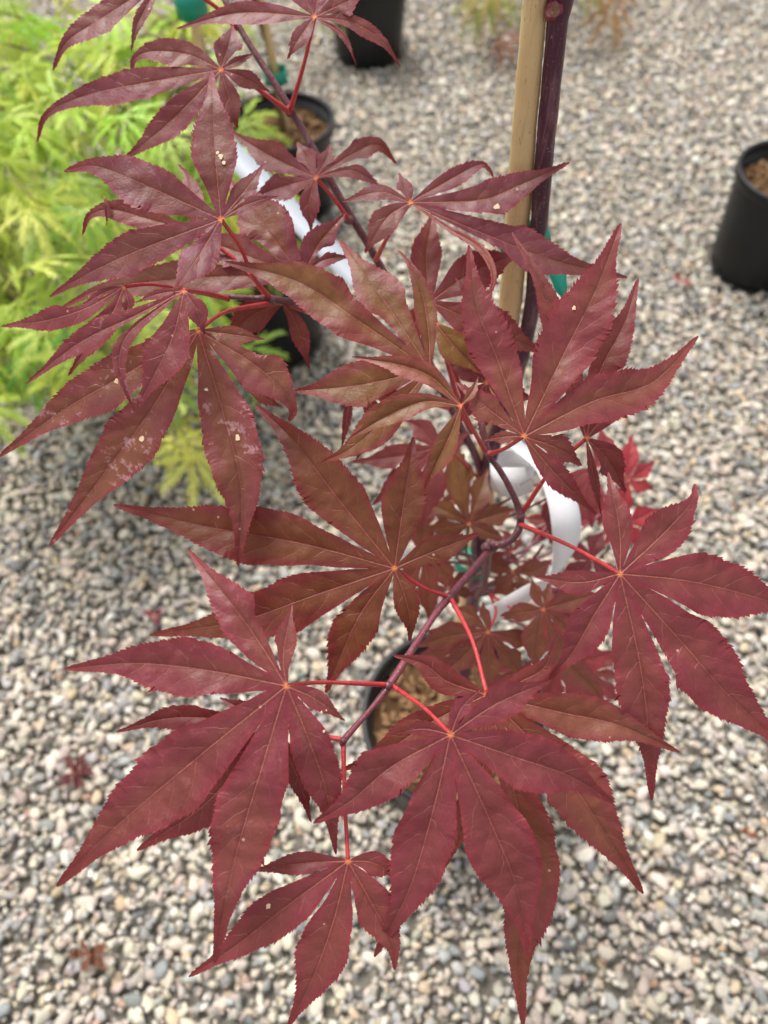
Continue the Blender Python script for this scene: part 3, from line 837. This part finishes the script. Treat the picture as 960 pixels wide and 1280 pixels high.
 dict(c=(745,585), d=.46, tint=(0.20,.035,.045), olive=.1, lobes=[([(735,620),(740,660)],36),([(720,600),(690,640)],26),([(755,560),(750,535)],30)], ds=4, pet=[(745,585,.46),(690,620,.48),(605,660,.53)]),
]
for spec in LEAVES:
    kw = {k: spec[k] for k in ('tint', 'olive', 'residue', 'fold', 'spots', 'serr', 'ds') if k in spec}
    rr = random.Random(int(spec['c'][0] * 7 + spec['c'][1]))
    lf = build_leaf('leaf', spec['c'], spec['d'], spec['lobes'], tilt=spec.get('tilt', (rr.uniform(-.08, .08), rr.uniform(-.05, .09))), parent=tree, **kw)
    petiole(lf, spec['pet'], spec.get('pw', 5.0 if spec['d'] < .4 else 3.2), M['shoot'] if spec['d'] > .445 else None)

# ------------------------------------------------------------------ trunk and branches
YT = 0.315
def tp(px, py, y=YT):
    return ony(px, py, y)
base = tree_base
tube('trunk', [(Vector((base.x + 0.004, base.y, POT_H - 0.045)), 0.0066), (Vector((base.x + 0.003, base.y + .002, POT_H + 0.03)), 0.0060), (tp(592, 745, .272), .0056), (tp(607, 600, .290), .0050),
               (tp(641, 480, .306), .0047), (tp(664, 390), .0042), (tp(680, 200), .0041), (tp(696, 40), .0040), (tp(699, 10), .0049), (tp(709, -50), .0048), (tp(720, -160), .0043), (tp(728, -300, .31), .0034)],
     M['trunk'], tree, 120, 20, 0.10, 3)
# pruned side shoot: a ringed scar
sc_c = tp(692, 13, YT - 0.0050)
sv, sf = [], []
nrm = (CL - sc_c).normalized(); ax1 = nrm.orthogonal().normalized(); ax2 = nrm.cross(ax1)
rings = [(.0062, -.0022), (.0056, .0002), (.0048, .0014), (.0040, .0018), (.0033, .0010), (.0027, .0016), (.0021, .0009), (.0014, .0014), (.0007, .0008), (.0001, .0010)]
for i, (r_, h_) in enumerate(rings):
    for k in range(24):
        th = k * 6.2832 / 24
        w_ = 1 + .10 * math.sin(3 * th + i) + .06 * math.sin(7 * th)
        sv.append(sc_c + nrm * h_ * (0.8 + .25 * math.sin(2 * th)) + (ax1 * math.cos(th) + ax2 * math.sin(th) * .8) * r_ * 0.62 * w_)
for i in range(len(rings) - 1):
    for k in range(24):
        a, b_ = i * 24 + k, i * 24 + (k + 1) % 24
        sf.append((a, b_, b_ + 24, a + 24))
under(obj('pruning_scar', mesh('pruning_scar', sv, sf), [M['scarcollar'], M['scar']]), tree).data.polygons.foreach_set('material_index', [0] * 72 + [1] * (len(sf) - 72))

px_tube('branch', [(604, 640, .515, 11), (598, 580, .49, 11.5), (572, 527, .455, 12), (520, 420, .425, 12.5), (465, 314, .40, 11.5), (430, 256, .39, 11), (364, 138, .379, 10.5), (300, 36, .372, 9), (262, -40, .37, 8)], M['branch'], 90, 12, .12)
px_tube('branch', [(540, 450, .428, 9), (470, 410, .41, 9), (400, 385, .375, 9.5), (338, 374, .344, 12), (320, 373, .341, 9), (262, 369, .336, 7)], M['branch'], 50, 10, .12)
px_tube('branch', [(596, 745, .545, 9), (604, 735, .50, 9), (609, 712, .43, 9.5), (613, 686, .368, 12), (638, 676, .362, 11), (651, 652, .361, 11), (643, 622, .357, 9.5), (626, 590, .354, 9), (611, 568, .352, 9.5), (603, 535, .35, 9.5), (600, 505, .352, 8)], M['branch'], 100, 12, .16)
px_tube('branch', [(613, 686, .368, 11), (601, 700, .358, 10), (562, 746, .338, 11.5), (540, 774, .328, 9.5), (487, 856, .306, 12), (462, 888, .30, 8), (430, 925, .291, 10), (428, 933, .290, 6)], M['shoot'], 90, 12, .12)
px_tube('branch', [(588, 720, .545, 7), (597, 700, .53, 6), (570, 690, .49, 6), (545, 676, .46, 5)], M['branch'], 30, 8, .1)
px_tube('branch', [(598, 735, .545, 6), (640, 720, .53, 6), (665, 700, .52, 5), (680, 680, .515, 4)], M['branch'], 30, 8, .1)
for (x, y, d, w) in [(608, 684, .364, 17), (617, 681, .364, 17), (363, 139, .378, 17), (486, 857, .304, 14), (561, 747, .337, 14), (338, 375, .343, 16), (651, 646, .36, 14), (436, 275, .389, 15), (612, 568, .351, 13), (430, 925, .290, 12)]:
    bm = bmesh.new()
    bmesh.ops.create_icosphere(bm, subdivisions=2, radius=w * .42 * d / FPX)
    me = bpy.data.meshes.new('node'); 
    for v in bm.verts:
        v.co *= 1 + .3 * noise.noise(v.co * 400 + Vector((x, y, 0)))
        v.co += up(x, y, d)
    bm.to_mesh(me); bm.free()
    me.polygons.foreach_set('use_smooth', [True] * len(me.polygons))
    under(obj('node', me, M['branch'] if w > 13 and x > 330 else M['shoot']), tree)

# ------------------------------------------------------------------ bamboo stake, ties, labels
stake = tube('bamboo_stake', [(Vector((base.x - .012, base.y + .008, POT_H - .09)), .0068), (tp(594, 700, .283), .0069), (tp(610, 560, .302), .0070), (tp(637, 385, .319), .0063), (tp(656, 150, .318), .0053), (tp(669, 0, .317), .0047), (tp(676, -110, .317), .0049), (tp(679, -260, .317), .0048)],
             M['bamboo'], None, 140, 18, .06, 5)
tag(stake, 'tan bamboo stake beside the dark maple trunk', 'stake')

def wrap_tape(name, c1, axis, rx, ry, w, tails, label, group='green plant ties'):
    """a flat band round the axis with loose ends"""
    axis = axis.normalized()
    e1 = axis.cross(Vector((0, 1, 0))).normalized(); e2 = axis.cross(e1).normalized()
    v, f = [], []
    NSEG = 40
    for k in range(NSEG):
        th = 2 * math.pi * k / NSEG
        p = c1 + e1 * rx * math.cos(th) + e2 * ry * math.sin(th)
        wob = .0008 * math.sin(3 * th)
        v += [p + axis * (w / 2 + wob), p - axis * (w / 2 - wob)]
    for k in range(NSEG):
        a, b_ = 2 * k, 2 * ((k + 1) % NSEG)
        f.append((a, b_, b_ + 1, a + 1))
    for tl in tails:                          # (left pts, right pts)
        b0 = len(v)
        for q, (a, b_) in enumerate(tl):
            v += [a, b_]
            if q: f.append((b0 + 2 * q - 2, b0 + 2 * q, b0 + 2 * q + 1, b0 + 2 * q - 1))
    o = obj(name, mesh(name, v, f), M['tape'])
    sm = o.modifiers.new('thickness', 'SOLIDIFY'); sm.thickness = .0004
    tag(o, label, 'plant tie', group)
    return o

ax = tp(668, 385) - tp(690, 100)
cc = (tp(655, 298, .317))
dd = cam_px(cc)[2]
wrap_tape('plant_tie', cc, ax + Vector((.03, 0, .0)), .0122, .0072, .009,
          [[(up(684, 318, dd - .010), up(703, 312, dd - .010)), (up(687, 345, dd - .012), up(708, 343, dd - .011)), (up(695, 364, dd - .012), up(709, 361, dd - .011)), (up(705, 375, dd - .012), up(709, 374, dd - .012))]],
          'green tape tie around stake and trunk with its loose end hanging, by the top')
cc = tp(594, 700, .280); dd = cam_px(cc)[2]
wrap_tape('plant_tie', cc, tp(607, 600) - tp(592, 745), .0155, .0115, .013, [[(up(578, 690, dd - .013), up(590, 683, dd - .013)), (up(590, 707, dd - .016), up(604, 700, dd - .015)), (up(596, 716, dd - .014), up(606, 714, dd - .013))]],
          'green tape tie low on the maple trunk among the inner leaves')

def ribbon(name, pairs, mat, th=.0004, n=40, parent=None):
    S = catmull([tuple(a) + tuple(b_) for a, b_ in pairs], n)
    v, f = [], []
    for s in S:
        a, b_ = Vector(s[:3]), Vector(s[3:])
        v += [a, a.lerp(b_, .5) + (b_ - a).cross(Vector((0, 0, 1))) * .03, b_]
    for i in range(n - 1):
        for k in range(2):
            a = i * 3 + k
            f.append((a, a + 1, a + 4, a + 3))
    o = obj(name, mesh(name, v, f), mat, parent)
    sm = o.modifiers.new('thickness', 'SOLIDIFY'); sm.thickness = th
    return o

lab = empty('plant_label', up(641, 590, .47))
tag(lab, 'white strip label looped and curling down inside the red maple', 'label')
lt = [((637, 559), (646, 551), .468), ((670, 586), (690, 585), .452), ((685, 623), (711, 611), .44), ((691, 655), (722, 645), .436), ((693, 690), (720, 678), .444), ((688, 720), (700, 710), .452), ((660, 731), (672, 742), .456), ((622, 753), (640, 764), .46), ((596, 768), (610, 782), .468)]
under(ribbon('strip', [(up(a[0] - 2, a[1], d), up(b_[0] + 3, b_[1] - 1, d + .004)) for a, b_, d in lt], M['white'], n=70), lab)
# the loop: a short open band, seen a little from above
fwd = ray(641, 600).normalized(); rt = Vector((1, 0, 0)); dn = fwd.cross(rt).normalized()
if dn.z > 0: dn = -dn
axis = (dn * math.cos(R(28)) + fwd * math.sin(R(28))).normalized()
side = axis.cross(fwd).normalized(); toward = side.cross(axis).normalized()
if toward.dot(fwd) > 0: toward = -toward
cL = up(640, 592, .478); kpx = .478 / FPX
v, f = [], []
for k in range(48):
    th = 2 * math.pi * k / 48
    p = cL + side * 27 * kpx * math.cos(th) + toward * 25 * kpx * math.sin(th)
    hgt = 21 - 6 * math.cos(th) ** 2
    v += [p - axis * hgt * kpx, p + axis * hgt * kpx]
for k in range(48):
    a, b_ = 2 * k, 2 * ((k + 1) % 48)
    f.append((a, b_, b_ + 1, a + 1))
lo = obj('loop', mesh('loop', v, f), M['white']); sm = lo.modifiers.new('thickness', 'SOLIDIFY'); sm.thickness = .0004
under(lo, lab)
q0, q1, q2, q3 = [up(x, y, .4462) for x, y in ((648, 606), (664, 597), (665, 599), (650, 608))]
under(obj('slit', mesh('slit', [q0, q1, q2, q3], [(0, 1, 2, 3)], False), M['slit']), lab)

lab2 = tag(ribbon('plant_label', [(up(x - 10, y + 10, d), up(x + 10, y - 10, d + .012)) for x, y, d in [(250, 150, .84), (300, 201, .81), (348, 249, .79), (400, 301, .77), (452, 353, .755)]], M['white2'], .0005),
           'long white strip label slanting behind the upper left red leaves', 'label')

# ------------------------------------------------------------------ green laceleaf maples
def lace_mesh(seed, droop=0.4):
    r = random.Random(seed)
    v, f = [], []
    def z_of(x, y):
        q = math.hypot(x, y)
        return -droop * q * q * 9
    def strip(x0, y0, ang, ln, w):
        b0 = len(v)
        dx, dy = math.cos(ang), math.sin(ang)
        for s, ww in ((0, .5), (.35, 1), (.7, .7), (1, 0.02)):
            x, y = x0 + dx * ln * s, y0 + dy * ln * s
            v.append((x - dy * w * ww, y + dx * w * ww, z_of(x, y) + r.uniform(-.0006, .0006)))
            v.append((x + dy * w * ww, y - dx * w * ww, z_of(x, y) + r.uniform(-.0006, .0006)))
        for i in range(3):
            a = b0 + 2 * i
            f.append((a, a + 1, a + 3, a + 2))
    for k in range(7):
        a = R(-108 + 36 * k) + r.uniform(-.1, .1)
        ln = .074 * (1 - .0034 * abs(-108 + 36 * k)) * r.uniform(.85, 1.1)
        strip(0, 0, a, ln, .0014)
        for j in range(2, 9):
            s = j / 9.5
            for sg in (1, -1):
                strip(ln * s * math.cos(a), ln * s * math.sin(a), a + sg * r.uniform(.32, .55), ln * (.40 - .28 * s) * r.uniform(.7, 1.25), .0008)
    v = [(x, y, z) for x, y, z in v]
    return mesh('laceleaf', v, f)

lace_shapes = [lace_mesh(s, dr) for s, dr in ((1, .5), (2, .8), (3, 1.0), (4, .65), (5, 1.2))]
for me in lace_shapes: me.materials.append(M['lace'])

def lace_tree(site, label, tips, tones, seed, h_trunk=.32, nleaf=12, rad=.0055, scale=1.0, lean=(0, 0)):
    """tips: list of branch ends (Vector); leaves hang along every branch"""
    root = empty('laceleaf_maple', (site.x, site.y, POT_H - .02))
    tag(root, label, 'tree', 'laceleaf maples in black pots')
    r = random.Random(seed)
    b0 = Vector((site.x, site.y, POT_H - .04)); top = Vector((site.x + lean[0], site.y + lean[1], h_trunk))
    tube('trunk', [(b0, rad * 1.3), (b0.lerp(top, .5) + Vector((r.uniform(-.01, .01), r.uniform(-.01, .01), 0)), rad), (top, rad * .8)], M['lacebark'], root, 24, 10, .15, seed)
    for tp_ in tips:
        tp_ = Vector(tp_)
        mid = top.lerp(tp_, .45) + Vector((0, 0, .05 + .10 * (top - tp_).length))
        q = [(top, rad * .55), (mid, rad * .36), (tp_, rad * .12)]
        tube('branch', q, M['lacebark'], root, 16, 6, .1, seed)
        S = catmull([tuple(p) for p, _ in q], 40)
        for i in range(nleaf):
            t = r.uniform(.28, 1.0) ** .8
            p = Vector(S[min(39, int(t * 39))]) + Vector((r.gauss(0, .028), r.gauss(0, .028), r.gauss(0, .018)))
            o = bpy.data.objects.new('leaf', r.choice(lace_shapes))
            COL.objects.link(o); o.parent = root
            o.location = p - root.location
            out = (p - top); az = math.atan2(out.y, out.x) + r.gauss(0, .7)
            o.rotation_euler = Euler((r.gauss(0, .35), r.uniform(.1, .8), az))
            s = scale * r.uniform(.75, 1.25)
            o.scale = (s, s, s)
            o['tone'] = tuple(c * r.uniform(.8, 1.2) for c in r.choice(tones))
    return root

GREENS = [(0.52, 0.66, 0.08), (0.40, 0.58, 0.06), (0.62, 0.70, 0.17), (0.20, 0.36, 0.05)]
rr = random.Random(4)
sB, sL = pot_sites['B'], pot_sites['L']
tipsL = [up(x, y, d) for x, y, d in [(20,60,1.15),(100,40,1.1),(30,150,1.05),(100,130,1.0),(10,240,1.0),(70,260,.92),(120,330,.88),(20,340,.92),(60,420,.86),(130,430,.88),(30,500,.86),(100,500,.88),(-60,300,.95),(-80,150,1.05),(180,120,1.05),(150,240,.98),(-70,430,.9)]]
lace_tree(sL, 'yellow-green laceleaf maple spreading along the left edge', tipsL, GREENS, 21, .36, 16, scale=1.0)
tipsB = [up(x, y, d) for x, y, d in [(170,60,1.1),(215,150,1.08),(190,300,.98),(160,380,.95),(240,330,1.02),(300,285,1.05),(235,560,.98),(250,545,.98),(150,480,.95),(200,430,.95),(120,200,1.0),(180,210,1.0),(230,60,1.15),(130,90,1.05),(285,275,1.0)]]
lace_tree(sB, 'green laceleaf maple tied to a stake, behind the upper left red leaves', tipsB, GREENS, 22, .38, 12, scale=1.0, lean=(-.02, .01))
stB = tube('bamboo_stake', [(Vector((sB.x + .004, sB.y + .006, POT_H - .08)), .006), (ony(262, 120, sB.y + .008), .006), (ony(241, 5, sB.y + .01), .006), (ony(232, -60, sB.y + .012), .006)], M['bamboo'], None, 60, 12, .05, 8)
tag(stB, 'blurred tan stake with green tie at the upper left', 'stake')
cc = ony(238, 2, sB.y + .004)
wrap_tape('plant_tie', cc, Vector((0, 0, 1)), .018, .016, .03, [], 'green tape tie on the blurred stake cut by the top edge')
sA = pot_sites['A']
tipsA = [up(x, y, d) for x, y, d in [(255,70,1.5),(290,60,1.45),(300,10,1.5),(380,5,1.5),(330,-30,1.45)]]
lace_tree(sA, 'small green maple with tan stem in the round pot, upper left', tipsA, GREENS, 23, .40, 3, .007, scale=.8, lean=(-.03, .0))
cc = Vector((sA.x - .002, sA.y - .002, POT_H + .075))
stA = tube('bamboo_stake', [(Vector((sA.x + .012, sA.y + .004, POT_H - .08)), .0065), (Vector((sA.x - .004, sA.y + .006, POT_H + .10)), .0065), (Vector((sA.x - .03, sA.y + .01, POT_H + .36)), .006)], M['bamboo'], None, 40, 12, .05, 9)
tag(stA, 'tan stake in the round pot behind the red petioles, upper left', 'stake')
wrap_tape('plant_tie', cc, Vector((-.08, 0, 1)), .020, .018, .022, [], 'green tape tie above the soil of the round pot, upper left')
sC = pot_sites['C']
tipsC = [up(x, y, d) for x, y, d in [(450,15,1.72),(470,20,1.7),(430,-20,1.75),(400,60,1.75)]]
lace_tree(sC, 'pale green maple hanging over the pot at the top edge', tipsC, [(0.36, 0.42, 0.10), (0.42, 0.44, 0.16)], 24, .36, 5)
sD = pot_sites['D']
make_pot(sD, 'black pot of the reddish laceleaf beyond the top edge', 16)
tipsD = [up(x, y, d) for x, y, d in [(605,35,1.7),(620,60,1.72),(735,15,1.7),(755,30,1.75),(585,5,1.72),(700,-20,1.75)]]
lace_tree(sD, 'reddish green laceleaf twigs hanging in at the top edge', tipsD, [(0.38, 0.10, 0.05), (0.40, 0.16, 0.07), (0.27, 0.30, 0.06)], 25, .5, 8, scale=1.15)
sE = pot_sites['E']
lace_tree(sE, 'small plant in the lone pot at the right edge', [Vector((sE.x + .12, sE.y + .02, .36)), Vector((sE.x + .1, sE.y + .1, .4)), Vector((sE.x + .16, sE.y - .04, .33))], GREENS, 26, .3, 5, lean=(.03, 0))

# ------------------------------------------------------------------ fallen leaves on the gravel
def fallen(c, lobes, tint, label, z=.013):
    o = build_leaf('fallen_leaf', c, .9, lobes, tint=tint, olive=0, place=lambda x, y, off: onz(x, y, z + .004 * math.sin(x * .3) - off * .2), serr=.3, ds=2.0)
    tag(o, label, 'leaf', 'fallen leaves on the gravel')
    return o
fallen((93, 966), [([(82,975),(74,985)],13),([(86,950),(75,948)],10),([(100,952),(105,940)],12),([(106,962),(119,968)],12),([(98,980),(92,990)],11)], (0.06, .012, .015), 'shrivelled dark maroon leaf on the gravel at the left')
fallen((112, 1194), [([(100,1191),(84,1196)],13),([(104,1182),(99,1172)],9),([(122,1187),(137,1181)],14),([(121,1201),(133,1213)],15),([(108,1205),(100,1216)],11)], (0.11, .06, .03), 'curled brown leaf on the gravel at the lower left')
fallen((192, 770), [([(184,766),(178,762)],8),([(198,765),(204,762)],8),([(196,776),(200,782)],8)], (0.16, .02, .03), 'small dark red leaf scrap near the centre left')
fallen((958, 908), [([(950,900),(945,893)],10),([(960,918),(958,930)],10),([(970,905),(980,900)],10)], (0.16, .02, .03), 'dark red leaf cut by the right edge')
fallen((936, 1041), [([(930,1038),(924,1040)],7),([(942,1044),(948,1044)],7)], (0.24, .09, .03), 'tiny orange leaf scrap at the right')
fallen((852, 350), [([(846,346),(840,346)],8),([(858,352),(866,354)],7)], (0.26, .06, .06), 'tiny pink leaf scrap on the gravel at the right')
